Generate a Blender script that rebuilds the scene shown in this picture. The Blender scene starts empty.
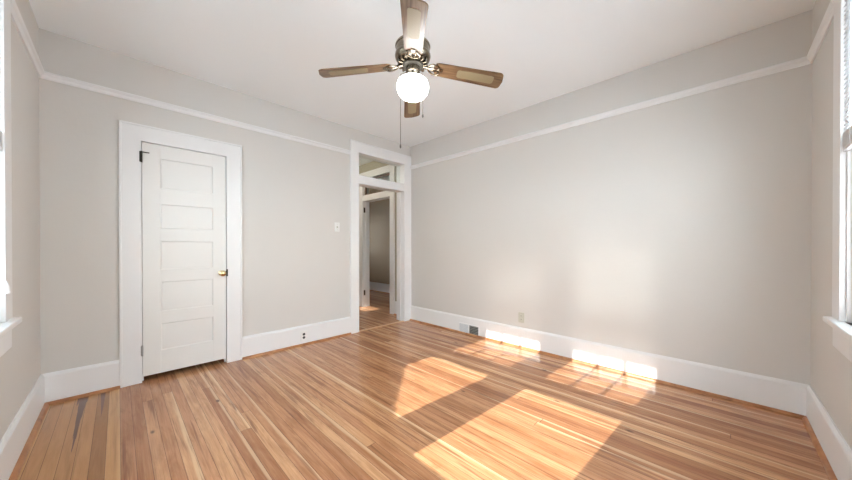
import bpy, bmesh, math, random
from mathutils import Vector, Matrix
random.seed(7)
PI = math.pi
sc = bpy.context.scene
COL = sc.collection

# ------------------------------------------------------------------ camera
W_PX, H_PX, F_PX = 852.0, 480.0, 302.39
CX, CY, YAW, PITCH = 431.86, 248.21, 0.76697, -0.0044
cam_d = bpy.data.cameras.new('camera')
cam = bpy.data.objects.new('camera', cam_d); COL.objects.link(cam)
cam_d.sensor_fit = 'HORIZONTAL'; cam_d.sensor_width = 36.0
cam_d.lens = 36.0 * F_PX / W_PX
cam_d.shift_x = -(CX - W_PX / 2) / W_PX
cam_d.shift_y = (CY - H_PX / 2) / W_PX
cam_d.clip_start = 0.02
cam.location = (0, 0, 1.145)
cam.rotation_euler = (PI / 2 + PITCH, 0, YAW - PI / 2)
sc.camera = cam

# ------------------------------------------------------------------ room measures (metres)
X0, X1, Y0, YD, ZC = -0.39, 3.19, -0.42, 3.54, 2.715
TW = 0.15                       # wall thickness

# ------------------------------------------------------------------ sky, sun, exposure
world = bpy.data.worlds.new('sky'); sc.world = world; world.use_nodes = True
nt = world.node_tree; nt.nodes.clear()
wo = nt.nodes.new('ShaderNodeOutputWorld'); bg = nt.nodes.new('ShaderNodeBackground')
tc = nt.nodes.new('ShaderNodeTexCoord'); sp = nt.nodes.new('ShaderNodeSeparateXYZ')
rp = nt.nodes.new('ShaderNodeValToRGB')
rp.color_ramp.elements[0].position = 0.0; rp.color_ramp.elements[0].color = (0.93, 0.965, 1.0, 1)
rp.color_ramp.elements[1].position = 0.9; rp.color_ramp.elements[1].color = (0.72, 0.84, 1.0, 1)
nt.links.new(tc.outputs['Generated'], sp.inputs[0]); nt.links.new(sp.outputs['Z'], rp.inputs[0])
nt.links.new(rp.outputs[0], bg.inputs[0]); nt.links.new(bg.outputs[0], wo.inputs[0])
bg.inputs[1].default_value = 11.3

SUN_TAN, SUN_SLOPE = 0.568, -0.07      # height per metre of +x, sideways drift per metre of +x
sun_d = bpy.data.lights.new('sun', 'SUN'); sun = bpy.data.objects.new('sun', sun_d); COL.objects.link(sun)
sun_d.energy = 10.4; sun_d.angle = math.radians(0.42); sun_d.color = (1.0, 0.96, 0.91)
sun.rotation_euler = Vector((1, SUN_SLOPE, -SUN_TAN)).to_track_quat('-Z', 'Y').to_euler()
sun.location = (-6, 2, 5)

sc.view_settings.view_transform = 'Standard'; sc.view_settings.look = 'None'
sc.view_settings.gamma = 1.0; sc.view_settings.use_curve_mapping = False
sc.view_settings.exposure = 0.24
cy = sc.cycles
cy.max_bounces = 14; cy.diffuse_bounces = 9; cy.glossy_bounces = 6; cy.transparent_max_bounces = 16
cy.caustics_reflective = True; cy.blur_glossy = 0.0
cy.sample_clamp_indirect = 60.0
cy.use_guiding = True
cy.use_denoising = True

# ------------------------------------------------------------------ materials
def mat(name, col, rough=0.6, metal=0.0, spec=0.5, coat=0.0, noise=0.0, nscale=8.0, bump=0.0, bscale=60.0):
    m = bpy.data.materials.new(name); m.use_nodes = True
    n = m.node_tree; b = n.nodes['Principled BSDF']
    b.inputs['Base Color'].default_value = (*col, 1); b.inputs['Roughness'].default_value = rough
    b.inputs['Metallic'].default_value = metal; b.inputs['Specular IOR Level'].default_value = spec
    b.inputs['Coat Weight'].default_value = coat
    t = n.nodes.new('ShaderNodeTexCoord')
    if noise > 0:
        x = n.nodes.new('ShaderNodeTexNoise'); x.inputs['Scale'].default_value = nscale; x.inputs['Detail'].default_value = 3
        r = n.nodes.new('ShaderNodeValToRGB')
        r.color_ramp.elements[0].color = (*[c * (1 - noise) for c in col], 1)
        r.color_ramp.elements[1].color = (*[min(1, c * (1 + noise)) for c in col], 1)
        n.links.new(t.outputs['Object'], x.inputs[0]); n.links.new(x.outputs[0], r.inputs[0])
        n.links.new(r.outputs[0], b.inputs['Base Color'])
    if bump > 0:
        x = n.nodes.new('ShaderNodeTexNoise'); x.inputs['Scale'].default_value = bscale; x.inputs['Detail'].default_value = 4
        k = n.nodes.new('ShaderNodeBump'); k.inputs['Strength'].default_value = bump; k.inputs['Distance'].default_value = 0.002
        n.links.new(t.outputs['Object'], x.inputs[0]); n.links.new(x.outputs[0], k.inputs['Height'])
        n.links.new(k.outputs[0], b.inputs['Normal'])
    return m

M = {}
M['wall'] = mat('wall_paint', (0.652, 0.632, 0.602), 0.62, noise=0.012, nscale=2.5, bump=0.25, bscale=35)
M['ceiling'] = mat('ceiling_paint', (0.885, 0.925, 0.95), 0.8, noise=0.01, nscale=2, bump=0.2, bscale=20)
M['trim'] = mat('white_trim_paint', (0.80, 0.80, 0.80), 0.38, noise=0.008, nscale=5, bump=0.12, bscale=25)
M['doorpaint'] = mat('white_door_paint', (0.77, 0.765, 0.74), 0.40, noise=0.008, nscale=5, bump=0.12, bscale=25)
M['brass'] = mat('aged_brass', (0.72, 0.58, 0.33), 0.22, 1.0, noise=0.2, nscale=60)
M['darkmetal'] = mat('dark_hinge_metal', (0.06, 0.055, 0.045), 0.45, 0.8, noise=0.2, nscale=40)
M['greymetal'] = mat('painted_hinge_metal', (0.42, 0.42, 0.41), 0.4, 0.4, noise=0.1, nscale=40)
M['nickel'] = mat('brushed_pewter', (0.22, 0.185, 0.14), 0.27, 1.0, noise=0.12, nscale=30)
M['plastic'] = mat('white_plastic', (0.80, 0.80, 0.78), 0.35, noise=0.01, nscale=20)
M['ivory'] = mat('ivory_plastic', (0.55, 0.54, 0.46), 0.38, noise=0.01, nscale=20)
M['slot'] = mat('dark_slot', (0.02, 0.018, 0.018), 0.6, noise=0.1, nscale=20)
M['grille'] = mat('grey_enamel', (0.60, 0.63, 0.66), 0.35, noise=0.02, nscale=30)
M['duct'] = mat('duct_metal', (0.13, 0.14, 0.13), 0.5, 0.3, noise=0.2, nscale=20)
M['slat'] = mat('blind_vinyl', (0.80, 0.82, 0.84), 0.4, noise=0.01, nscale=20)
M['bounceground'] = mat('pale_bounce_ground', (0.80, 0.82, 0.84), 0.9, noise=0.3, nscale=1.2, bump=0.5, bscale=8)  # ground made very pale to bounce daylight up to the ceiling
M['stone'] = mat('exterior_wall_paint', (0.6, 0.6, 0.58), 0.8, noise=0.05, nscale=3)
M['leaf'] = mat('leaf', (0.06, 0.12, 0.04), 0.6, noise=0.4, nscale=14)
M['darkpaint'] = mat('front_door_paint', (0.20, 0.12, 0.08), 0.4, noise=0.1, nscale=8)
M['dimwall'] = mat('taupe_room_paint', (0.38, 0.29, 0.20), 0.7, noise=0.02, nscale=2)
M['hallwall'] = mat('shaded_hall_wall', (0.40, 0.37, 0.28), 0.7, noise=0.02, nscale=2)  # olive-dark colour stands for hall walls lying in shadow
M['chain'] = mat('chain_metal', (0.12, 0.11, 0.10), 0.6, 0.3, noise=0.1, nscale=80)

def emis(name, col, s, base):
    m = mat(name, base, 0.25, noise=0.005, nscale=10); b = m.node_tree.nodes['Principled BSDF']
    b.inputs['Emission Color'].default_value = (*col, 1); b.inputs['Emission Strength'].default_value = s
    return m
M['opal'] = emis('lit_opal_glass', (1.0, 0.99, 0.97), 17.0, (0.9, 0.9, 0.88))

def math_n(n, op, a, b=None, c=None):
    x = n.nodes.new('ShaderNodeMath'); x.operation = op
    for i, v in enumerate((a, b, c)):
        if v is None: continue
        if isinstance(v, (int, float)): x.inputs[i].default_value = v
        else: n.links.new(v, x.inputs[i])
    return x.outputs[0]
def glass():
    m = bpy.data.materials.new('window_glass'); m.use_nodes = True; n = m.node_tree; n.nodes.clear()
    o = n.nodes.new('ShaderNodeOutputMaterial'); mx = n.nodes.new('ShaderNodeMixShader')
    tr = n.nodes.new('ShaderNodeBsdfTransparent'); gl = n.nodes.new('ShaderNodeBsdfGlossy'); fr = n.nodes.new('ShaderNodeFresnel')
    tr.inputs[0].default_value = (0.96, 0.98, 0.97, 1); gl.inputs['Roughness'].default_value = 0.02
    ge = n.nodes.new('ShaderNodeNewGeometry')      # a thin pane: the same reflectance from both of its faces
    n.links.new(math_n(n, 'SUBTRACT', 1.45, math_n(n, 'MULTIPLY', ge.outputs['Backfacing'], 1.45 - 1 / 1.45)), fr.inputs['IOR'])
    n.links.new(fr.outputs[0], mx.inputs[0]); n.links.new(tr.outputs[0], mx.inputs[1]); n.links.new(gl.outputs[0], mx.inputs[2])
    n.links.new(mx.outputs[0], o.inputs[0]); return m
M['glass'] = glass()

def ramp(n, src, stops, interp='LINEAR'):
    r = n.nodes.new('ShaderNodeValToRGB'); cr = r.color_ramp; cr.interpolation = interp
    while len(cr.elements) < len(stops): cr.elements.new(0.5)
    for e, (p, c) in zip(cr.elements, stops): e.position = p; e.color = (*c, 1) if len(c) == 3 else c
    n.links.new(src, r.inputs[0]); return r.outputs[0]
def mixc(n, fac, a, b, mode='MIX'):
    x = n.nodes.new('ShaderNodeMix'); x.data_type = 'RGBA'; x.blend_type = mode
    for key, v in ((0, fac), (6, a), (7, b)):
        if isinstance(v, (int, float)): x.inputs[key].default_value = v
        elif isinstance(v, tuple): x.inputs[key].default_value = (*v, 1)
        else: n.links.new(v, x.inputs[key])
    return x.outputs[2]
def comb(n, x, y, z):
    c = n.nodes.new('ShaderNodeCombineXYZ')
    for i, v in enumerate((x, y, z)):
        if isinstance(v, (int, float)): c.inputs[i].default_value = v
        else: n.links.new(v, c.inputs[i])
    return c.outputs[0]

def floor_material():
    m = bpy.data.materials.new('heart_pine_boards'); m.use_nodes = True; n = m.node_tree
    b = n.nodes['Principled BSDF']
    t = n.nodes.new('ShaderNodeTexCoord'); s = n.nodes.new('ShaderNodeSeparateXYZ'); n.links.new(t.outputs['Object'], s.inputs[0])
    X, Y = s.outputs[0], s.outputs[1]
    u = math_n(n, 'DIVIDE', math_n(n, 'ADD', X, 10.0), 0.0575)
    iu = math_n(n, 'FLOOR', u); fu = math_n(n, 'SUBTRACT', u, iu)
    w1 = n.nodes.new('ShaderNodeTexWhiteNoise'); w1.noise_dimensions = '1D'; n.links.new(iu, w1.inputs['W'])
    v = math_n(n, 'ADD', math_n(n, 'DIVIDE', math_n(n, 'ADD', Y, 20.0), 8.0), math_n(n, 'MULTIPLY', w1.outputs['Value'], 7.0))
    iv = math_n(n, 'FLOOR', v); fv = math_n(n, 'SUBTRACT', v, iv)
    w2 = n.nodes.new('ShaderNodeTexWhiteNoise'); w2.noise_dimensions = '2D'; n.links.new(comb(n, iu, iv, 0), w2.inputs['Vector'])
    rb = w2.outputs['Value']
    w3 = n.nodes.new('ShaderNodeTexWhiteNoise'); w3.noise_dimensions = '2D'
    n.links.new(comb(n, math_n(n, 'ADD', iu, 57.3), iv, 0), w3.inputs['Vector'])
    base = ramp(n, rb, [(0.0, (0.40, 0.175, 0.080)), (0.2, (0.50, 0.24, 0.112)), (0.5, (0.57, 0.285, 0.138)),
                        (0.78, (0.63, 0.33, 0.165)), (1.0, (0.72, 0.42, 0.22))])
    # long streaky grain inside each board
    def noise(vec, scale, det=4, rough=0.55, dist=0.0):
        x = n.nodes.new('ShaderNodeTexNoise'); x.inputs['Scale'].default_value = scale; x.inputs['Detail'].default_value = det
        x.inputs['Roughness'].default_value = rough; x.inputs['Distortion'].default_value = dist
        n.links.new(vec, x.inputs['Vector']); return x.outputs[0]
    off = math_n(n, 'MULTIPLY', rb, 37.0)
    g1 = noise(comb(n, math_n(n, 'MULTIPLY', X, 75.0), math_n(n, 'MULTIPLY', Y, 1.3), off), 1.0, 3)
    g2 = noise(comb(n, math_n(n, 'MULTIPLY', X, 260.0), math_n(n, 'MULTIPLY', Y, 5.0), off), 1.0, 3)
    g3 = noise(comb(n, math_n(n, 'MULTIPLY', X, 22.0), math_n(n, 'MULTIPLY', Y, 0.9), off), 1.0, 2)
    c = mixc(n, ramp(n, g1, [(0.36, (0, 0, 0)), (0.62, (0.75, 0.75, 0.75))]), base, (0.84, 0.74, 0.65), 'MULTIPLY')
    c = mixc(n, ramp(n, g2, [(0.4, (0, 0, 0)), (0.7, (0.4, 0.4, 0.4))]), c, (0.66, 0.56, 0.50), 'MULTIPLY')
    g5 = noise(comb(n, math_n(n, 'MULTIPLY', X, 26.0), math_n(n, 'MULTIPLY', Y, 3.2), off), 1.0, 4, 0.65, 0.6)
    c = mixc(n, ramp(n, g5, [(0.42, (0, 0, 0)), (0.64, (0.65, 0.65, 0.65))]), c, (0.64, 0.53, 0.45), 'MULTIPLY')
    # pale sapwood edges
    side = math_n(n, 'ADD', fu, math_n(n, 'MULTIPLY', math_n(n, 'SUBTRACT', g3, 0.5), 0.9))
    sapsel = math_n(n, 'GREATER_THAN', w3.outputs['Value'], 0.83)
    sap = math_n(n, 'MULTIPLY', sapsel, ramp(n, side, [(0.66, (0, 0, 0)), (0.80, (0.55, 0.55, 0.55))]))
    c = mixc(n, sap, c, (0.80, 0.55, 0.33))
    # dark heart streaks
    g4 = noise(comb(n, math_n(n, 'MULTIPLY', X, 34.0), math_n(n, 'MULTIPLY', Y, 1.1), math_n(n, 'ADD', off, 9.0)), 1.0, 3, 0.6, 0.4)
    c = mixc(n, ramp(n, g4, [(0.56, (0, 0, 0)), (0.68, (0.8, 0.75, 0.75))]), c, (0.20, 0.075, 0.032))
    # knots
    vo = n.nodes.new('ShaderNodeTexVoronoi'); vo.inputs['Scale'].default_value = 1.0
    n.links.new(comb(n, math_n(n, 'MULTIPLY', X, 5.2), math_n(n, 'MULTIPLY', Y, 2.3), 0), vo.inputs['Vector'])
    c = mixc(n, ramp(n, vo.outputs['Distance'], [(0.035, (0.9, 0.9, 0.9)), (0.075, (0, 0, 0))]), c, (0.09, 0.035, 0.018))
    # yellower, wider-looking replacement boards along the left wall
    yl = math_n(n, 'LESS_THAN', X, 0.005)
    c = mixc(n, math_n(n, 'MULTIPLY', yl, 0.55), c, mixc(n, rb, (0.38, 0.195, 0.075), (0.57, 0.32, 0.125)))
    # dark water stains in two boards near the left corner
    def stain(x0, slope, y1, y2, wid, wy):
        xc = math_n(n, 'ADD', math_n(n, 'MULTIPLY', math_n(n, 'SUBTRACT', YS, y2), slope), x0)
        d = math_n(n, 'ABSOLUTE', math_n(n, 'SUBTRACT', X, xc))
        span = math_n(n, 'MULTIPLY', math_n(n, 'SUBTRACT', Y, y1), wid / (y2 - y1))
        nz = math_n(n, 'MULTIPLY', math_n(n, 'SUBTRACT', g1, 0.5), wid * 1.2)
        return math_n(n, 'MULTIPLY', math_n(n, 'GREATER_THAN', math_n(n, 'ADD', span, nz), d), wy)
    YS = Y
    c = mixc(n, stain(-0.186, 0.0, 2.55, 3.5, 0.024, 0.78), c, (0.085, 0.045, 0.05))
    c = mixc(n, stain(-0.083, 0.0, 3.0, 3.5, 0.013, 0.65), c, (0.10, 0.055, 0.055))
    # seams and butt joints
    seam = math_n(n, 'LESS_THAN', fu, 0.035)
    joint = math_n(n, 'LESS_THAN', fv, 0.0004)
    c = mixc(n, math_n(n, 'MULTIPLY', math_n(n, 'MAXIMUM', seam, joint), 0.8), c, (0.10, 0.04, 0.02))
    n.links.new(c, b.inputs['Base Color'])
    b.inputs['Roughness'].default_value = 0.5
    b.inputs['Specular IOR Level'].default_value = 0.08
    b.inputs['Coat Weight'].default_value = 0.85; b.inputs['Coat IOR'].default_value = 1.5
    rr = noise(comb(n, math_n(n, 'MULTIPLY', X, 6.0), math_n(n, 'MULTIPLY', Y, 3.0), 0), 1.0, 2)
    n.links.new(math_n(n, 'ADD', math_n(n, 'MULTIPLY', rr, 0.08), 0.125), b.inputs['Coat Roughness'])
    bp = n.nodes.new('ShaderNodeBump'); bp.inputs['Strength'].default_value = 0.2; bp.inputs['Distance'].default_value = 0.0012
    hh = math_n(n, 'SUBTRACT', math_n(n, 'MULTIPLY', g1, 0.25), math_n(n, 'MAXIMUM', seam, joint))
    n.links.new(hh, bp.inputs['Height']); n.links.new(bp.outputs[0], b.inputs['Normal'])
    return m
M['floor'] = floor_material()

def wood(name, dark, mid, light, sx, sy, rough=0.35, axis='X'):
    """grain runs along the object's own x axis"""
    m = bpy.data.materials.new(name); m.use_nodes = True; n = m.node_tree; b = n.nodes['Principled BSDF']
    t = n.nodes.new('ShaderNodeTexCoord'); mp = n.nodes.new('ShaderNodeMapping'); mp.inputs['Scale'].default_value = (sx, sy, sy)
    x = n.nodes.new('ShaderNodeTexNoise'); x.inputs['Scale'].default_value = 1; x.inputs['Detail'].default_value = 4; x.inputs['Distortion'].default_value = 0.5
    n.links.new(t.outputs['Object'], mp.inputs[0]); n.links.new(mp.outputs[0], x.inputs[0])
    c = ramp(n, x.outputs[0], [(0.3, dark), (0.5, mid), (0.72, light)])
    n.links.new(c, b.inputs['Base Color']); b.inputs['Roughness'].default_value = rough
    return m
M['shoe'] = wood('orange_shoe_moulding_wood', (0.26, 0.10, 0.035), (0.42, 0.18, 0.07), (0.52, 0.25, 0.10), 8, 8)
M['saddle'] = wood('pale_saddle_wood', (0.50, 0.26, 0.12), (0.60, 0.33, 0.16), (0.68, 0.41, 0.21), 5, 50)
M['blade'] = wood('oak_blade_veneer', (0.06, 0.030, 0.014), (0.14, 0.078, 0.038), (0.23, 0.145, 0.08), 7, 75)
def cane():
    m = bpy.data.materials.new('woven_cane'); m.use_nodes = True; n = m.node_tree; b = n.nodes['Principled BSDF']
    t = n.nodes.new('ShaderNodeTexCoord'); ck = n.nodes.new('ShaderNodeTexChecker'); ck.inputs['Scale'].default_value = 180
    ck.inputs[1].default_value = (0.31, 0.25, 0.15, 1); ck.inputs[2].default_value = (0.24, 0.19, 0.11, 1)
    n.links.new(t.outputs['Object'], ck.inputs[0]); n.links.new(ck.outputs[0], b.inputs['Base Color']); b.inputs['Roughness'].default_value = 0.5
    return m
M['cane'] = cane()

# ------------------------------------------------------------------ mesh helpers
def box(bm, a, b, bev=0.0, xf=None):
    lo = [min(p, q) for p, q in zip(a, b)]; hi = [max(p, q) for p, q in zip(a, b)]
    vs = [bm.verts.new((x, y, z)) for x in (lo[0], hi[0]) for y in (lo[1], hi[1]) for z in (lo[2], hi[2])]
    fs = [bm.faces.new([vs[i] for i in f]) for f in ((0,1,3,2),(4,6,7,5),(0,4,5,1),(2,3,7,6),(0,2,6,4),(1,5,7,3))]
    if bev > 0:
        es = list({e for f in fs for e in f.edges})
        r = bmesh.ops.bevel(bm, geom=es, offset=bev, segments=2, affect='EDGES', profile=0.5)
        vs = list({v for f in r['faces'] for v in f.verts} | {v for v in vs if v.is_valid})
    if xf is not None:
        for v in vs: v.co = xf @ v.co
    return vs
def lathe(bm, prof, n=32, c=(0, 0, 0), xf=None, cap=True):
    rings = []
    for r, z in prof:
        rings.append([bm.verts.new((c[0] + r * math.cos(2*PI*i/n), c[1] + r * math.sin(2*PI*i/n), c[2] + z)) for i in range(n)])
    for A, B in zip(rings, rings[1:]):
        for i in range(n): bm.faces.new((A[i], A[(i+1) % n], B[(i+1) % n], B[i]))
    if cap: bm.faces.new(rings[0][::-1]); bm.faces.new(rings[-1])
    vs = [v for r in rings for v in r]
    if xf is not None:
        for v in vs: v.co = xf @ v.co
    return vs
def extrude_profile(bm, prof, p0, p1, inward, closed=True):
    """profile points (out, up) swept from p0 to p1; 'inward' is the unit direction 'out' grows in"""
    p0, p1, w = Vector(p0), Vector(p1), Vector(inward)
    A = [bm.verts.new(p0 + w * a + Vector((0, 0, z))) for a, z in prof]
    B = [bm.verts.new(p1 + w * a + Vector((0, 0, z))) for a, z in prof]
    k = len(prof)
    for i in range(k): bm.faces.new((A[i], A[(i+1) % k], B[(i+1) % k], B[i]))
    bm.faces.new(A[::-1]); bm.faces.new(B)
def tube(bm, pts, r, n=8):
    pts = [Vector(p) for p in pts]; rings = []
    for i, p in enumerate(pts):
        d = (pts[min(i+1, len(pts)-1)] - pts[max(i-1, 0)]).normalized()
        a = d.cross(Vector((0, 0, 1)));
        if a.length < 1e-3: a = d.cross(Vector((1, 0, 0)))
        a.normalize(); b2 = d.cross(a)
        rings.append([bm.verts.new(p + r * (math.cos(2*PI*k/n) * a + math.sin(2*PI*k/n) * b2)) for k in range(n)])
    for A, B in zip(rings, rings[1:]):
        for i in range(n): bm.faces.new((A[i], A[(i+1) % n], B[(i+1) % n], B[i]))
    bm.faces.new(rings[0][::-1]); bm.faces.new(rings[-1])
def obj(name, bm, m, parent=None, smooth=False, loc=None, rot=None):
    bmesh.ops.recalc_face_normals(bm, faces=bm.faces[:])
    me = bpy.data.meshes.new(name); bm.to_mesh(me); bm.free()
    if smooth:
        for p in me.polygons: p.use_smooth = True
        try: me.set_sharp_from_angle(angle=math.radians(38))
        except Exception: pass
    me.materials.append(M[m] if isinstance(m, str) else m)
    o = bpy.data.objects.new(name, me); COL.objects.link(o)
    if loc: o.location = loc
    if rot: o.rotation_euler = rot
    if parent: o.parent = parent
    return o
def struct(name, bm, m, parent=None, **k):
    o = obj(name, bm, m, parent, **k)
    if parent is None: o['kind'] = 'structure'
    return o
def empty(name, loc=(0, 0, 0), rz=0.0):
    o = bpy.data.objects.new(name, None); COL.objects.link(o); o.location = loc; o.rotation_euler = (0, 0, rz)
    o.empty_display_size = 0.05
    return o
def tag(o, label, cat, group=None, kind=None):
    o['label'] = label; o['category'] = cat
    if group: o['group'] = group
    if kind: o['kind'] = kind
    return o
def B(): return bmesh.new()

# ------------------------------------------------------------------ ground outside and the floor
b = B(); box(b, (-30, -30, -0.75), (30, 30, -0.70)); struct('ground', b, 'bounceground')
b = B(); box(b, (X0 - TW, Y0 - TW, -0.12), (4.75, 7.3, 0.0)); struct('floor', b, 'floor')
b = B(); box(b, (X0 - TW, Y0 - TW, ZC), (4.75, 7.3, ZC + 0.12)); struct('ceiling', b, 'ceiling')
# unseen eave added over the windows, placed to shade their upper part
b = B(); box(b, (X0 - TW - 0.42, -1.2, 2.45), (X0 - TW, 7.6, 2.62)); box(b, (-1.0, Y0 - TW - 0.42, 2.45), (5.0, Y0 - TW, 2.62)); struct('trim_1', b, 'stone')

# openings ---------------------------------------------------------
WZ0, WZ1 = 0.79, 2.41
WL = [(1.61, 2.45), (0.59, 1.415)]      # left-hand windows, y ranges
WF = [(1.56, 2.40), (0.555, 1.395)]      # near windows, x ranges
DZ = 2.035
DOOR = (0.137, 0.743); ARCH = (2.245, 3.045)

b = B()
xo = X0 - TW
box(b, (xo, Y0 - TW, 0), (X0, WL[1][0], ZC)); box(b, (xo, WL[1][1], 0), (X0, WL[0][0], ZC)); box(b, (xo, WL[0][1], 0), (X0, YD + TW, ZC))
for a, c in WL: box(b, (xo, a, 0), (X0, c, WZ0)); box(b, (xo, a, WZ1), (X0, c, ZC))
struct('wall_left', b, 'wall')
b = B(); yo = Y0 - TW
box(b, (X0, yo, 0), (0.555, Y0, ZC)); box(b, (1.395, yo, 0), (1.56, Y0, ZC)); box(b, (2.40, yo, 0), (X1 + TW, Y0, ZC))
for a, c in WF: box(b, (a, yo, 0), (c, Y0, WZ0)); box(b, (a, yo, WZ1), (c, Y0, ZC))
struct('wall_front', b, 'wall')
b = B(); box(b, (X1, Y0, 0), (X1 + TW, YD, ZC)); struct('wall_right', b, 'wall')
b = B(); y1 = YD + TW
box(b, (X0, YD, 0), (DOOR[0] - 0.02, y1, ZC)); box(b, (DOOR[0] - 0.02, YD, DZ + 0.02), (DOOR[1] + 0.02, y1, ZC))
box(b, (DOOR[1] + 0.02, YD, 0), (ARCH[0] - 0.02, y1, ZC)); box(b, (ARCH[0] - 0.02, YD, 2.43), (ARCH[1] + 0.02, y1, ZC))
box(b, (ARCH[1] + 0.02, YD, 0), (X1 + TW, y1, ZC))
struct('wall_back', b, 'wall')

# hallway beyond the doorway
HY1, HX = 5.25, 3.25                     # far wall and right wall of the hallway
HD = (4.12, 4.95)                        # second doorway, y range
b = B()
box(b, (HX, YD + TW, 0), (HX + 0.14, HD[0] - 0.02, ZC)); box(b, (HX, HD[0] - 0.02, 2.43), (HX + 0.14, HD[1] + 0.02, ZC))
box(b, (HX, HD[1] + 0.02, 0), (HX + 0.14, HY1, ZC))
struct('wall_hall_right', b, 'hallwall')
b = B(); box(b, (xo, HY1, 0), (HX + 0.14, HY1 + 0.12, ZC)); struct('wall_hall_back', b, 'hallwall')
# hallway's end wall: unseen front door, glazed light added to sun the floor
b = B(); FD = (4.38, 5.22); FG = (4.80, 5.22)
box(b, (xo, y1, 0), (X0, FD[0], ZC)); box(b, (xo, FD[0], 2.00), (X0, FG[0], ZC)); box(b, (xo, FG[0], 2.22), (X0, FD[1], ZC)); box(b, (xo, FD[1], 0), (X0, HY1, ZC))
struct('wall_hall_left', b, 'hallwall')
b = B(); box(b, (xo + 0.04, FD[0], 0.01), (xo + 0.085, FD[1], 2.00), 0.004)
d2 = struct('door_2', b, 'darkpaint')
b = B(); box(b, (xo + 0.05, FG[0], 2.00), (xo + 0.056, FG[1], 2.22)); struct('window_5', b, 'glass')
# closet behind the closed door
b = B(); box(b, (X0, y1 + 0.60, 0), (1.3, y1 + 0.66, ZC)); box(b, (1.24, y1, 0), (1.3, y1 + 0.60, ZC)); struct('wall_closet', b, 'wall')
# dim room behind the second doorway
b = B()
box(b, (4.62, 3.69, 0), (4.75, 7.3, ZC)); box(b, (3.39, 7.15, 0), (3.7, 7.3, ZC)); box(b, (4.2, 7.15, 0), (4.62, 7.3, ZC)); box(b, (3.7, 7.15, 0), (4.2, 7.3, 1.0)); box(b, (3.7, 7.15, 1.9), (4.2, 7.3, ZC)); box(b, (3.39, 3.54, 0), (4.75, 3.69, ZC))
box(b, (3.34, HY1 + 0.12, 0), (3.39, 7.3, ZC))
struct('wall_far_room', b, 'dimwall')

b = B(); box(b, (3.7, 7.22, 1.0), (4.2, 7.226, 1.9)); struct('window_8', b, 'glass')  # unseen window added to let some daylight into the far room

# ------------------------------------------------------------------ baseboards, shoe moulding, picture rail
BBP = [(0, 0), (0.019, 0), (0.019, 0.205), (0.016, 0.214), (0.011, 0.219), (0.007, 0.2265), (0, 0.2265)]
q = 0.021
SHP = [(0, 0)] + [(q * math.cos(a * PI / 12), q * math.sin(a * PI / 12)) for a in range(0, 7)]
RLP = [(0, -0.027), (0.010, -0.027), (0.014, -0.018), (0.017, -0.004), (0.025, 0.004), (0.030, 0.014), (0.026, 0.022), (0.016, 0.026), (0, 0.027)]
CW = 0.128                               # casing width
def run(name, prof, segs, m, z=0.0, out=0.0):
    bm = B()
    for p0, p1, w in segs:
        w = Vector((*w, 0)); p0 = Vector((*p0, z)) + w * out; p1 = Vector((*p1, z)) + w * out
        extrude_profile(bm, prof, p0, p1, w)
    return struct(name, bm, m)
e = 0.0005
back = [((X0, YD), (DOOR[0] - CW, YD), (0, -1)), ((DOOR[1] + CW, YD), (ARCH[0] - CW, YD), (0, -1))]
left = [((X0, Y0), (X0, YD), (1, 0))]; right = [((X1, Y0), (X1, YD), (-1, 0))]; front = [((X0, Y0), (X1, Y0), (0, 1))]
hall = [((HX, y1), (HX, HD[0] - 0.13), (-1, 0))]
for nm, sg in (('back', back), ('left', left), ('right', right), ('front', front)):
    run('baseboard_' + nm, BBP, sg, 'trim')
run('baseboard_hall', BBP, hall + [((HX, HD[1] + 0.13), (HX, HY1), (-1, 0)), ((X0, HY1), (HX, HY1), (0, -1))], 'trim')
run('baseboard_far_room', BBP, [((4.62, 3.69), (4.62, 7.15), (-1, 0))], 'trim')
for i, (sg) in enumerate((back, left, right, front, hall)):
    run('trim_%d' % (i + 2), SHP, sg, 'shoe', 0.0, 0.019)
run('trim_7', SHP, [((4.62, 3.69), (4.62, 7.15), (-1, 0))], 'shoe', 0.0, 0.019)
RZ = 2.385
rb = [((X0, YD), (ARCH[0] - CW, YD), (0, -1))]
rl = [((X0, WL[0][1] + CW), (X0, YD), (1, 0)), ((X0, Y0), (X0, WL[1][0] - CW), (1, 0))]
rf = [((X0, Y0), (0.555 - CW, Y0), (0, 1)), ((2.40 + CW, Y0), (X1, Y0), (0, 1))]
for i, sg in enumerate((rb, rl, right, rf)):
    run('trim_%d' % (i + 8), RLP, sg, 'trim', RZ)

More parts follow.
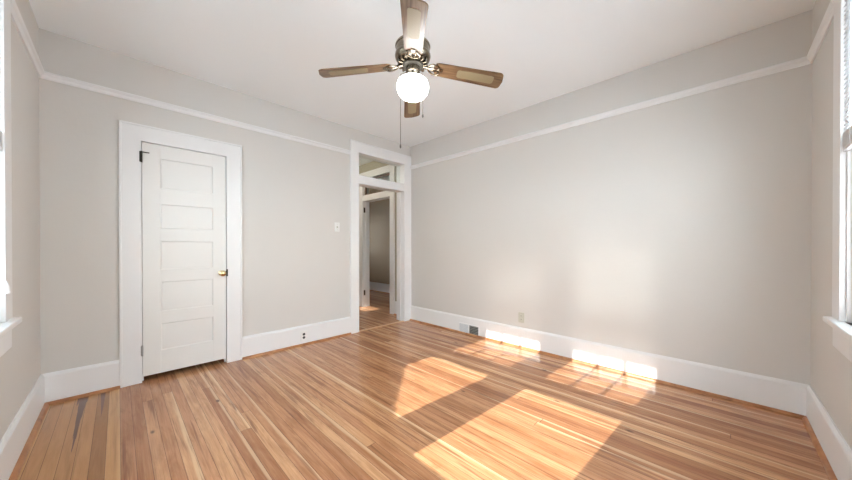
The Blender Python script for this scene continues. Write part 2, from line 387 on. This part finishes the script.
# ------------------------------------------------------------------ windows
class Frame:
    """local (u along the wall, d outward from the room's face, z up)"""
    def __init__(s, kind): s.k = kind
    def p(s, u, d, z): return Vector((X0 - d, u, z)) if s.k == 'left' else Vector((u, Y0 - d, z))
    def box(s, bm, a, c, bev=0.0): return box(bm, s.p(*a), s.p(*c), bev)
def window(fr, name, u0, u1, case_lo, case_hi):
    r = empty(name, fr.p((u0 + u1) / 2, 0, WZ0)); r['kind'] = 'structure'
    inv = Matrix.Translation(-r.location)
    def part(nm, bm, m, parent=None, **k):
        for v in bm.verts: v.co = inv @ v.co
        o = obj(nm, bm, m, parent or r, **k); return o
    bm = B()   # casing boards, with a raised outer band
    for (a, c, has) in ((u0 - case_lo, u0 + 0.004, True), (u1 - 0.004, u1 + case_hi, True)):
        fr.box(bm, (a, -0.020, WZ0), (c, 0, 2.555), 0.002)
    fr.box(bm, (u0 + 0.004, -0.020, WZ1 - 0.004), (u1 - 0.004, 0, 2.555), 0.002)
    part('casing', bm, 'trim')
    bm = B()
    fr.box(bm, (u0, 0, WZ0), (u0 + 0.018, TW, WZ1)); fr.box(bm, (u1 - 0.018, 0, WZ0), (u1, TW, WZ1)); fr.box(bm, (u0, 0, WZ1 - 0.018), (u1, TW, WZ1))
    for uu in (u0 + 0.018, u1 - 0.030): fr.box(bm, (uu, 0.012, WZ0), (uu + 0.012, 0.026, WZ1 - 0.018), 0.002)
    part('jamb', bm, 'trim')
    bm = B(); fr.box(bm, (u0 - case_lo - 0, -0.050, WZ0 - 0.028), (u1 + case_hi + 0, 0.0, WZ0), 0.006)
    fr.box(bm, (u0, 0, WZ0 - 0.02), (u1, TW + 0.03, WZ0), 0.0)
    part('stool', bm, 'trim')
    bm = B(); fr.box(bm, (u0 - case_lo, -0.018, WZ0 - 0.148), (u1 + case_hi, 0, WZ0 - 0.028), 0.003); part('apron', bm, 'trim')
    a, c = u0 + 0.018, u1 - 0.018; st = 0.058
    def sash(nm, d0, z0, z1, bot, top, lites):
        bm = B(); d1 = d0 + 0.034
        fr.box(bm, (a, d0, z0), (a + st, d1, z1), 0.002); fr.box(bm, (c - st, d0, z0), (c, d1, z1), 0.002)
        fr.box(bm, (a + st, d0, z0), (c - st, d1, z0 + bot), 0.002); fr.box(bm, (a + st, d0, z1 - top), (c - st, d1, z1), 0.002)
        s = part(nm, bm, 'trim')
        sinv = inv
        bm = B(); fr.box(bm, (a + st, d0 + 0.015, z0 + bot), (c - st, d0 + 0.018, z1 - top)); part('pane', bm, 'glass', s)
        if lites > 1:
            for k in range(1, lites):
                uu = a + st + (c - a - 2 * st) * k / lites
                bm = B(); fr.box(bm, (uu - 0.0135, d0 + 0.004, z0 + bot), (uu + 0.0135, d1 - 0.004, z1 - top), 0.003); part('muntin', bm, 'trim', s)
        return s
    lo = sash('lower_sash', 0.028, WZ0, 1.605, 0.085, 0.035, 1)
    up = sash('upper_sash', 0.066, 1.57, WZ1 - 0.018, 0.035, 0.05, 3)
    bm = B(); mid = (u0 + u1) / 2
    fr.box(bm, (mid - 0.028, 0.030, 1.605), (mid + 0.028, 0.060, 1.613), 0.002); fr.box(bm, (mid - 0.008, 0.020, 1.613), (mid + 0.030, 0.040, 1.624), 0.003)
    part('sash_lock', bm, 'brass', lo)
    return r
def blind(fr, u0, u1, label, cord_low=False):
    r = empty('mini_blind', fr.p((u0 + u1) / 2, -0.0, WZ1)); inv = Matrix.Translation(-r.location)
    tag(r, label, 'blind', 'white mini blinds lowered over the upper sashes')
    def part(nm, bm, m, **k):
        for v in bm.verts: v.co = inv @ v.co
        return obj(nm, bm, m, r, **k)
    a, c = u0 + 0.022, u1 - 0.022; dc = -0.004
    bm = B(); fr.box(bm, (a, dc - 0.014, WZ1 - 0.046), (c, dc + 0.014, WZ1 - 0.0185), 0.002); part('headrail', bm, 'slat')
    bm = B(); zb = 1.629; z = zb + 0.068; tilt = math.radians(25)
    while z < WZ1 - 0.055:
        prev = None
        for k in range(5):
            t = (k / 4 - 0.5); dd = t * 0.025
            zz = z + dd * math.sin(tilt) + 0.0016 * (1 - (2 * t) ** 2); dx = dc + dd * math.cos(tilt)
            cur = [bm.verts.new(fr.p(a, dx, zz)), bm.verts.new(fr.p(c, dx, zz))]
            if prev: bm.faces.new((prev[0], prev[1], cur[1], cur[0]))
            prev = cur
        z += 0.0215
    o = part('slats', bm, 'slat', smooth=True)
    md = o.modifiers.new('thickness', 'SOLIDIFY'); md.thickness = 0.0006
    bm = B()
    for k in range(20): fr.box(bm, (a, dc - 0.0125, zb - 0.018 + k * 0.0035), (c, dc + 0.0125, zb - 0.0165 + k * 0.0035))
    fr.box(bm, (a, dc - 0.012, zb - 0.034), (c, dc + 0.012, zb - 0.020), 0.003); part('bottom_rail', bm, 'slat')
    for uu in (a + 0.12, c - 0.12):
        bm = B(); tube(bm, [fr.p(uu, dc - 0.013, WZ1 - 0.04), fr.p(uu, dc - 0.013, zb - 0.02)], 0.0012, 6)
        part('ladder_cord', bm, 'slat')
    bm = B(); uu = a + 0.035 if cord_low else c - 0.035
    tube(bm, [fr.p(uu, dc - 0.018, WZ1 - 0.04), fr.p(uu, dc - 0.022, 1.3), fr.p(uu, dc - 0.022, 0.99)], 0.0016, 6)
    for dz in (0.0, 0.018):
        for rr in ((0.004, 0.99 - dz), (0.013, 0.955 - dz)): pass
        lathe(bm, [(0.003, 0.045), (0.010, 0.030), (0.015, 0.008), (0.013, 0.0)], 14, fr.p(uu + dz, dc - 0.022, 0.945 - dz))
    part('pull_cord', bm, 'slat', smooth=True)
    return r
FL, FF = Frame('left'), Frame('front')
window(FL, 'window_1', *WL[0], 0.0975, CW); window(FL, 'window_2', *WL[1], CW, 0.0975)
window(FF, 'window_3', *WF[0], 0.0825, CW); window(FF, 'window_4', *WF[1], CW, 0.0825)  # window_4 is out of view, added to bring in more daylight
blind(FL, *WL[0], 'white mini blind on the window at the left edge of the photo')
blind(FL, *WL[1], 'white mini blind on the left wall window nearer the viewer, outside the photo')
blind(FF, *WF[0], 'white mini blind on the window at the right edge of the photo', True)
blind(FF, *WF[1], 'white mini blind on the added window beside the viewer, outside the photo to the right')

# ------------------------------------------------------------------ closet door
b = B(); f = YD - 0.020
cz = 2.168
for x0, x1_ in ((DOOR[0] - CW, DOOR[0]), (DOOR[1], DOOR[1] + CW)):
    box(b, (x0, f, 0), (x1_, YD, cz))
box(b, (DOOR[0], f, DZ), (DOOR[1], YD, cz))
for x0 in (DOOR[0] - CW - 0.004, DOOR[1] + CW - 0.012): box(b, (x0, f - 0.007, 0), (x0 + 0.016, YD, cz), 0.003)
box(b, (DOOR[0] - CW - 0.004, f - 0.007, cz - 0.012), (DOOR[1] + CW + 0.004, YD, cz + 0.004), 0.003)
struct('trim_12', b, 'trim')
b = B()
for x0, x1_ in ((DOOR[0] - 0.02, DOOR[0]), (DOOR[1], DOOR[1] + 0.02)): box(b, (x0, YD, 0), (x1_, y1, DZ))
box(b, (DOOR[0] - 0.02, YD, DZ), (DOOR[1] + 0.02, y1, DZ + 0.02))
for x0, x1_ in ((DOOR[0], DOOR[0] + 0.012), (DOOR[1] - 0.012, DOOR[1])): box(b, (x0, YD + 0.034, 0), (x1_, YD + 0.05, DZ), 0.002)
box(b, (DOOR[0], YD + 0.034, DZ - 0.012), (DOOR[1], YD + 0.05, DZ), 0.002)
struct('trim_13', b, 'trim')
dl, dr, db, dt = DOOR[0] + 0.004, DOOR[1] - 0.005, 0.045, DZ - 0.004
droot = empty('door_1', (dl, YD, db)); droot['kind'] = 'structure'
def dpart(nm, bm, m, parent=None, **k):
    for v in bm.verts: v.co = v.co - droot.location
    return obj(nm, bm, m, parent or droot, **k)
PX0, PX1 = 0.258, 0.634
PZ = [(1.655, 1.915), (1.305, 1.52), (0.945, 1.195), (0.58, 0.84), (0.24, 0.475)]
df, dbk = YD - 0.004, YD + 0.031
b = B()
box(b, (dl, df, db), (PX0, dbk, dt), 0.0015); box(b, (PX1, df, db), (dr, dbk, dt), 0.0015)
zs = [db] + [z for pr in PZ[::-1] for z in pr] + [dt]
for k in range(0, len(zs), 2): box(b, (PX0, df, zs[k]), (PX1, dbk, zs[k + 1]), 0.0)
dpart('door_frame', b, 'doorpaint')
for z0, z1 in PZ:
    b = B()
    i, o_ = 0.008, 0.007
    A = [(PX0, df + 0.0005, z0), (PX1, df + 0.0005, z0), (PX1, df + 0.0005, z1), (PX0, df + 0.0005, z1)]
    Bq = [(PX0 + i, df + o_, z0 + i), (PX1 - i, df + o_, z0 + i), (PX1 - i, df + o_, z1 - i), (PX0 + i, df + o_, z1 - i)]
    va = [b.verts.new(p) for p in A]; vb = [b.verts.new(p) for p in Bq]
    vc = [b.verts.new((x, df + 0.024, z)) for x, _, z in A]
    for k in range(4):
        b.faces.new((va[k], va[(k+1) % 4], vb[(k+1) % 4], vb[k])); b.faces.new((va[k], vc[k], vc[(k+1) % 4], va[(k+1) % 4]))
    b.faces.new(vb); b.faces.new(vc[::-1])
    dpart('door_panel', b, 'doorpaint')
ky = Matrix.Rotation(PI / 2, 4, 'X')     # lathe axis towards the room (-y)
def towards_room(x, y, z): return Matrix.Translation((x, y, z)) @ ky
b = B(); lathe(b, [(0.026, 0), (0.026, 0.003), (0.021, 0.006), (0.011, 0.009), (0.010, 0.030), (0.017, 0.036), (0.026, 0.044), (0.029, 0.053), (0.026, 0.062), (0.016, 0.068), (0.004, 0.070)], 28, xf=towards_room(0.703, df, 0.888))
dk = dpart('door_knob', b, 'brass', smooth=True); dk['label'] = 'round brass door knob'
b = B(); box(b, (0.737, f - 0.0015, 0.855), (0.752, f + 0.002, 0.925), 0.001); box(b, (0.7395, df - 0.006, 0.872), (0.7435, df + 0.02, 0.908), 0.001)
sk = dpart('strike_plate', b, 'darkmetal'); sk['label'] = 'dark metal strike plate'
b = B(); lathe(b, [(0.006, 0), (0.007, 0.004), (0.007, 0.085), (0.004, 0.096)], 12, (DOOR[0] + 0.001, f - 0.006, 1.855))
box(b, (DOOR[0] - 0.012, f - 0.009, 1.938), (DOOR[0] + 0.05, f - 0.003, 1.947), 0.001)
box(b, (DOOR[0] - 0.012, f - 0.003, 1.86), (DOOR[0] + 0.0, f + 0.002, 1.94), 0.0)
hg = dpart('hinge', b, 'darkmetal', smooth=True); hg['label'] = 'black upper hinge with a projecting pin stop'
b = B(); lathe(b, [(0.005, 0), (0.006, 0.004), (0.006, 0.085), (0.004, 0.092)], 12, (DOOR[0] + 0.002, f - 0.005, 0.225)); box(b, (DOOR[0] - 0.008, f - 0.003, 0.23), (DOOR[0] + 0.0, f + 0.002, 0.31), 0.0)
hg = dpart('hinge', b, 'greymetal', smooth=True); hg['label'] = 'grey lower hinge'

# ------------------------------------------------------------------ doorway with transom
b = B()
box(b, (ARCH[0] - CW, f, 0), (ARCH[0], YD, 2.553)); box(b, (ARCH[1], f, 0), (X1 - 0.002, YD, 2.553))
box(b, (ARCH[0], f, 2.41), (ARCH[1], YD, 2.553))
box(b, (ARCH[0] - CW - 0.003, f - 0.006, 2.545), (X1 - 0.002, YD, 2.556), 0.002)
for x0 in (ARCH[0] - 0.016, ARCH[1] + 0.004): box(b, (x0, f - 0.004, 0), (x0 + 0.012, f + 0.002, 2.42), 0.002)
struct('trim_14', b, 'trim')
b = B()
box(b, (ARCH[0] - 0.02, YD, 0), (ARCH[0], y1, 2.41)); box(b, (ARCH[1], YD, 0), (ARCH[1] + 0.02, y1, 2.41)); box(b, (ARCH[0] - 0.02, YD, 2.41), (ARCH[1] + 0.02, y1, 2.43))
box(b, (ARCH[0], f, 1.995), (ARCH[1], y1, 2.108), 0.003)
box(b, (ARCH[1] - 0.014, YD + 0.06, 0), (ARCH[1], YD + 0.10, 1.995), 0.003); box(b, (ARCH[0], YD + 0.06, 0), (ARCH[0] + 0.014, YD + 0.10, 1.995), 0.003)
struct('trim_15', b, 'trim')
b = B(); box(b, (ARCH[0], YD + 0.08, 2.108), (ARCH[1], YD + 0.084, 2.41)); struct('window_6', b, 'glass')
b = B(); box(b, (ARCH[0], YD - 0.028, 0.0), (ARCH[1], YD + 0.032, 0.007), 0.003); struct('trim_16', b, 'saddle')
# casing on the hall side of the doorway
b = B()
box(b, (ARCH[0] - 0.11, y1, 0), (ARCH[0], y1 + 0.018, 2.55), 0.002); box(b, (ARCH[1], y1, 0), (ARCH[1] + 0.11, y1 + 0.018, 2.55), 0.002); box(b, (ARCH[0], y1, 2.41), (ARCH[1], y1 + 0.018, 2.55), 0.002)
struct('trim_17', b, 'trim')
# second doorway: casing, jamb, transom bar, transom sash
b = B(); hx = HX - 0.020
box(b, (hx, HD[0] - 0.125, 0), (HX, HD[0], 2.553), 0.003); box(b, (hx, HD[1], 0), (HX, HD[1] + 0.125, 2.553), 0.003); box(b, (hx, HD[0], 2.43), (HX, HD[1], 2.553), 0.003)
box(b, (HX, HD[0] - 0.02, 0), (HX + 0.14, HD[0], 2.43)); box(b, (HX, HD[1], 0), (HX + 0.14, HD[1] + 0.02, 2.43)); box(b, (HX, HD[0] - 0.02, 2.43), (HX + 0.14, HD[1] + 0.02, 2.45))
box(b, (hx, HD[0], 2.012), (HX + 0.14, HD[1], 2.120), 0.003)
box(b, (HX + 0.05, HD[1] - 0.012, 0), (HX + 0.09, HD[1], 2.012), 0.002)
struct('trim_18', b, 'trim')
b = B(); sx = HX + 0.03
for a_, c_ in (((sx, HD[0], 2.120), (sx + 0.03, HD[1], 2.150)), ((sx, HD[0], 2.400), (sx + 0.03, HD[1], 2.430)), ((sx, HD[0], 2.15), (sx + 0.03, HD[0] + 0.03, 2.40)), ((sx, HD[1] - 0.03, 2.15), (sx + 0.03, HD[1], 2.40))): box(b, a_, c_, 0.001)
w7 = struct('window_7', b, 'darkpaint')
b = B(); box(b, (sx + 0.012, HD[0] + 0.03, 2.15), (sx + 0.016, HD[1] - 0.03, 2.40)); obj('pane', b, 'glass', w7)
b = B(); tube(b, [(hx - 0.012, HD[1] - 0.10, 2.26), (hx - 0.012, HD[1] + 0.02, 2.03)], 0.006, 8); obj('transom_stay', b, 'trim', w7, smooth=True)
b = B()
for z in (0.22, 1.80): box(b, (HX + 0.012, HD[1] - 0.004, z), (HX + 0.042, HD[1] + 0.001, z + 0.095), 0.001); lathe(b, [(0.006, 0), (0.006, 0.1)], 10, (HX + 0.010, HD[1] - 0.008, z - 0.002))
struct('trim_19', b, 'darkmetal')

# unseen ceiling light added to brighten the hallway
hl = empty('hall_fill_light', (2.2, 4.85, ZC))
tag(hl, 'unseen opal globe light added to brighten the hallway', 'light')
b = B(); lathe(b, [(0.07, 0), (0.075, -0.012), (0.06, -0.03), (0.045, -0.035)], 24); obj('canopy', b, 'nickel', hl, smooth=True)
b = B(); lathe(b, [(0.045, -0.035), (0.085, -0.055), (0.105, -0.095), (0.09, -0.14), (0.05, -0.165), (0.01, -0.172)], 24); obj('globe', b, 'opal', hl, smooth=True)
ld = bpy.data.lights.new('hall_fill', 'POINT'); ld.energy = 9; ld.color = (1.0, 0.86, 0.68); ld.shadow_soft_size = 0.1
lo = bpy.data.objects.new('fill_point', ld); COL.objects.link(lo); lo.parent = hl; lo.location = (0, 0, -0.30)

# ------------------------------------------------------------------ ceiling fan
FR = math.radians(-41.7)
fan = empty('ceiling_fan', (1.197, 1.308, ZC))
tag(fan, 'four-blade ceiling fan with cane-inset wooden blades, pewter motor and a lit white globe', 'ceiling fan')
HUBZ = 2.206 - ZC
def fpart(nm, prof, m, n=40): 
    bm = B(); lathe(bm, prof, n); return obj(nm, bm, m, fan, smooth=True)
fpart('canopy', [(0.062, 0), (0.066, -0.006), (0.066, -0.03), (0.050, -0.052), (0.024, -0.062), (0.016, -0.066)], 'nickel')
fpart('downrod', [(0.013, -0.05), (0.013, -0.34)], 'nickel', 20)
hz = HUBZ
mh = fpart('motor_housing', [(0.020, hz + 0.140), (0.040, hz + 0.136), (0.078, hz + 0.128), (0.098, hz + 0.116), (0.102, hz + 0.108), (0.102, hz + 0.102), (0.0985, hz + 0.098),
     (0.0985, hz + 0.064), (0.102, hz + 0.060), (0.104, hz + 0.050), (0.101, hz + 0.036), (0.090, hz + 0.020), (0.072, hz + 0.010), (0.060, hz + 0.008)], 'nickel')
# openwork ring of scrolls under the motor
bm = B()
for k in range(16):
    a = 2 * PI * k / 16
    box(bm, (0.058, -0.006, hz - 0.004), (0.088, 0.006, hz + 0.016), 0.002, Matrix.Rotation(a, 4, 'Z'))
obj('vent_ring', bm, 'nickel', fan)
fpart('flywheel', [(0.058, hz + 0.012), (0.060, hz - 0.010), (0.044, hz - 0.014)], 'darkmetal')
fpart('switch_housing', [(0.040, hz - 0.008), (0.041, hz - 0.045), (0.036, hz - 0.050), (0.034, hz - 0.060), (0.046, hz - 0.066), (0.047, hz - 0.078), (0.030, hz - 0.08)], 'nickel')
gl = fpart('globe', [(0.038, hz - 0.076), (0.066, hz - 0.083), (0.085, hz - 0.098), (0.0925, hz - 0.120), (0.0915, hz - 0.142), (0.084, hz - 0.165), (0.068, hz - 0.184), (0.045, hz - 0.197), (0.018, hz - 0.203), (0.004, hz - 0.204)], 'opal')
gl['label'] = 'lit white opal glass globe'
def blade_outline():
    pts = []
    r0, r1, w0, w1 = 0.122, 0.532, 0.048, 0.060
    for k in range(7):                                   # inner rounded end
        a = PI / 2 + PI * k / 6; pts.append((r0 + 0.030 + 0.030 * math.cos(a), w0 * math.sin(a)))
    rc = 0.024
    for k in range(5): a = -PI / 2 + PI / 2 * k / 4; pts.append((r1 - rc + rc * math.cos(a), -w1 + rc + rc * math.sin(a)))
    pts.append((r1 + 0.006, 0))
    for k in range(5): a = PI / 2 * k / 4; pts.append((r1 - rc + rc * math.cos(a), w1 - rc + rc * math.sin(a)))
    return pts
def plate(bm, pts, z0, z1):
    A = [bm.verts.new((x, y, z0)) for x, y in pts]; C = [bm.verts.new((x, y, z1)) for x, y in pts]; k = len(pts)
    bm.faces.new(A[::-1]); bm.faces.new(C)
    for i in range(k): bm.faces.new((A[i], A[(i+1) % k], C[(i+1) % k], C[i]))
def rrect(x0, x1_, y0, y1_, r):
    pts = []
    for cx, cy_, s in ((x1_ - r, y1_ - r, 0), (x0 + r, y1_ - r, 1), (x0 + r, y0 + r, 2), (x1_ - r, y0 + r, 3)):
        for k in range(4): a = PI / 2 * (s + k / 3); pts.append((cx + r * math.cos(a), cy_ + r * math.sin(a)))
    return pts
bm = B(); plate(bm, blade_outline(), -0.003, 0.003); me_blade = obj('blade', bm, 'blade', fan)
bm = B(); plate(bm, rrect(0.262, 0.482, -0.030, 0.030, 0.016), -0.0045, -0.0028); me_cane = obj('cane_inset', bm, 'cane', me_blade)
me_cane['label'] = 'pale woven cane inset panel'
bm = B()
tube(bm, [(0.050, 0, 0.006), (0.085, 0, 0.002), (0.12, 0, -0.006)], 0.008, 10)
for s in (-1, 1):
    tube(bm, [(0.085, 0, -0.001), (0.098, s * 0.022, -0.004), (0.118, s * 0.036, -0.0065), (0.140, s * 0.036, -0.007), (0.155, s * 0.020, -0.007), (0.150, s * 0.006, -0.007)], 0.0055, 8)
box(bm, (0.105, -0.012, -0.009), (0.175, 0.012, -0.003), 0.002)
me_br = obj('blade_bracket', bm, 'nickel', fan, smooth=True)
DROOP, PIT = math.radians(8.2), math.radians(-11)
first = True
for k in range(4):
    a = FR + k * PI / 2
    DROOP = math.radians((8.0, 8.2, 8.0, 5.2)[k])     # the old blades sag unevenly
    mt = Matrix.Translation((0, 0, HUBZ + 0.0)) @ Matrix.Rotation(a, 4, 'Z') @ Matrix.Rotation(DROOP, 4, 'Y') @ Matrix.Rotation(PIT, 4, 'X')
    mb = Matrix.Translation((0, 0, HUBZ + 0.0)) @ Matrix.Rotation(a, 4, 'Z') @ Matrix.Rotation(DROOP, 4, 'Y') @ Matrix.Rotation(PIT, 4, 'X')
    if first: bl, cn, br = me_blade, me_cane, me_br; first = False
    else:
        bl = me_blade.copy(); COL.objects.link(bl); bl.parent = fan
        cn = me_cane.copy(); COL.objects.link(cn); cn.parent = bl
        br = me_br.copy(); COL.objects.link(br); br.parent = fan
    bl.matrix_basis = mt; br.matrix_basis = mb
def chain(x, y, z0, z1, r=0.0016):
    bm = B(); tube(bm, [(x * 0.5, y * 0.5, z0), (x, y, z0 - 0.012), (x, y, z1)], r, 6)
    lathe(bm, [(0.002, 0.0), (0.0045, -0.006), (0.005, -0.018), (0.002, -0.024)], 10, (x, y, z1))
    return obj('pull_chain', bm, 'chain', fan, smooth=True)
# camera-left of the globe is the (-sin, cos) side of the viewing direction
chain(-0.05, 0.052, hz - 0.04, 1.745 - ZC); chain(0.052, -0.030, hz - 0.04, 1.93 - ZC)

# ------------------------------------------------------------------ switch, outlets, register
def wallplate_back(name, x, z, w, h, m, yface): 
    r = empty(name, (x, yface, z)); return r
sw = empty('light_switch', (1.932, YD, 1.397))
tag(sw, 'white toggle light switch on the wall between closet door and doorway', 'light switch')
b = B(); box(b, (-0.036, -0.006, -0.058), (0.036, 0, 0.058), 0.002); obj('plate', b, 'plastic', sw)
b = B(); box(b, (-0.006, -0.009, -0.013), (0.006, -0.005, 0.013), 0.001); box(b, (-0.0045, -0.019, -0.004), (0.0045, -0.008, 0.010), 0.0015, Matrix.Rotation(0.3, 4, 'X')); t_ = obj('toggle', b, 'ivory', sw)
for z in (-0.03, 0.03):
    b = B(); lathe(b, [(0.003, 0.0055), (0.003, 0.0070)], 10, xf=towards_room(0, 0, z)); obj('screw', b, 'greymetal', sw)
ou = empty('wall_outlet', (1.500, YD - 0.019, 0.108))
tag(ou, 'white outlet with two dark round sockets set in the baseboard beside the closet door', 'outlet')
b = B(); box(b, (-0.036, -0.005, -0.058), (0.036, 0, 0.058), 0.002); obj('plate', b, 'plastic', ou)
for z in (-0.019, 0.019):
    b = B(); lathe(b, [(0.0155, 0.004), (0.0155, 0.0062), (0.013, 0.0064)], 20, xf=towards_room(0, 0, z)); obj('socket', b, 'slot', ou, smooth=True)
# the right-hand wall: local x axis points along -y so that the plate faces the room
ow = empty('wall_outlet', (X1, 1.655, 0.340), -PI / 2)
tag(ow, 'ivory duplex outlet on the long wall above the sunlit baseboard', 'outlet')
b = B(); box(b, (-0.036, -0.006, -0.058), (0.036, 0, 0.058), 0.002); obj('plate', b, 'ivory', ow)
for z in (-0.020, 0.020):
    b = B(); box(b, (-0.014, -0.0078, z - 0.014), (0.014, -0.005, z + 0.014), 0.002); s_ = obj('socket', b, 'ivory', ow)
    b = B(); box(b, (-0.0065, -0.0084, z - 0.002), (-0.0045, -0.0075, z + 0.007)); box(b, (0.0045, -0.0084, z - 0.002), (0.0065, -0.0075, z + 0.007)); lathe(b, [(0.0022, 0.0075), (0.0022, 0.0084)], 8, xf=towards_room(0, 0, z - 0.008)); obj('slot', b, 'slot', s_)
rg = empty('floor_register', (X1 - 0.019, 2.387, 0.0725), -PI / 2)
tag(rg, 'metal air register in the long wall baseboard, half closed pale and half open dark', 'air vent')
hw, hh = 0.165, 0.064
b = B()
box(b, (-hw, -0.006, hh - 0.012), (hw, 0, hh), 0.001); box(b, (-hw, -0.006, -hh), (hw, 0, -hh + 0.012), 0.001)
box(b, (-hw, -0.006, -hh + 0.012), (-hw + 0.012, 0, hh - 0.012), 0.001); box(b, (hw - 0.012, -0.006, -hh + 0.012), (hw, 0, hh - 0.012), 0.001); box(b, (-0.010, -0.006, -hh + 0.012), (0.010, 0, hh - 0.012), 0.001)
obj('frame', b, 'trim', rg)
b = B(); box(b, (-hw + 0.012, -0.003, -hh + 0.012), (-0.010, 0, hh - 0.012))
for k in range(7): box(b, (-hw + 0.012, -0.005, -hh + 0.018 + k * 0.014), (-0.010, -0.002, -hh + 0.026 + k * 0.014), 0.0005)
cl = obj('closed_louvre', b, 'grille', rg); cl['label'] = 'closed pale grey half'
b = B(); box(b, (0.010, -0.0015, -hh + 0.012), (hw - 0.012, 0, hh - 0.012)); ol = obj('duct_opening', b, 'duct', rg); ol['label'] = 'dark open half'
b = B()
for k in range(5): box(b, (0.010, -0.0055, -hh + 0.024 + k * 0.020), (hw - 0.012, -0.001, -hh + 0.0275 + k * 0.020), 0.0005)
obj('louvre_bar', b, 'greymetal', ol)

# ------------------------------------------------------------------ unseen shrub added outside the left window, sloped to shade the sun patch
b = B()
rnd = random.Random(3)
# crown of leaves filling a sloping clump
for i in range(9500):
    y = rnd.uniform(1.0, 3.6) ; x = -1.55 + rnd.gauss(0, 0.10)
    top = 0.900 + 0.568 * (X0 - x) + 0.54 * (y - 1.746)
    top = min(top, 3.0) - abs(rnd.gauss(0, 0.012))
    z = top - (rnd.random() ** 2) * (top + 0.3)
    if y > 2.45 + 0 and z > 1.55 + 0.568 * (X0 - x): continue
    s = rnd.uniform(0.045, 0.075); R_ = Matrix.Translation((x, y, z)) @ Matrix.Rotation(rnd.uniform(0, 6.28), 4, 'Z') @ Matrix.Rotation(rnd.uniform(-1.2, 1.2), 4, 'X')
    vs = [b.verts.new(R_ @ Vector(p)) for p in ((-s, 0, 0), (0, -s * 0.45, s * 0.1), (s, 0, 0), (0, s * 0.45, s * 0.1))]
    b.faces.new(vs)
me = bpy.data.meshes.new('shrub')
sh = empty('shade_shrub', (-1.55, 2.3, -0.70)); tag(sh, 'leafy green shrub added out of view to shade the left wall window', 'shrub')
for v in b.verts: v.co = v.co - sh.location
fo = obj('foliage', b, 'leaf', sh); fo['kind'] = 'stuff'
b = B()
for k in range(7):
    x, y = rnd.uniform(-.1, .1), -0.9 + k * 0.3
    tube(b, [(x * .3, y * .5, 0), (x, y * 0.8, 0.6), (x * 1.2, y, 1.1 + 0.12 * k)], 0.012, 6)
obj('stem', b, 'darkpaint', sh)
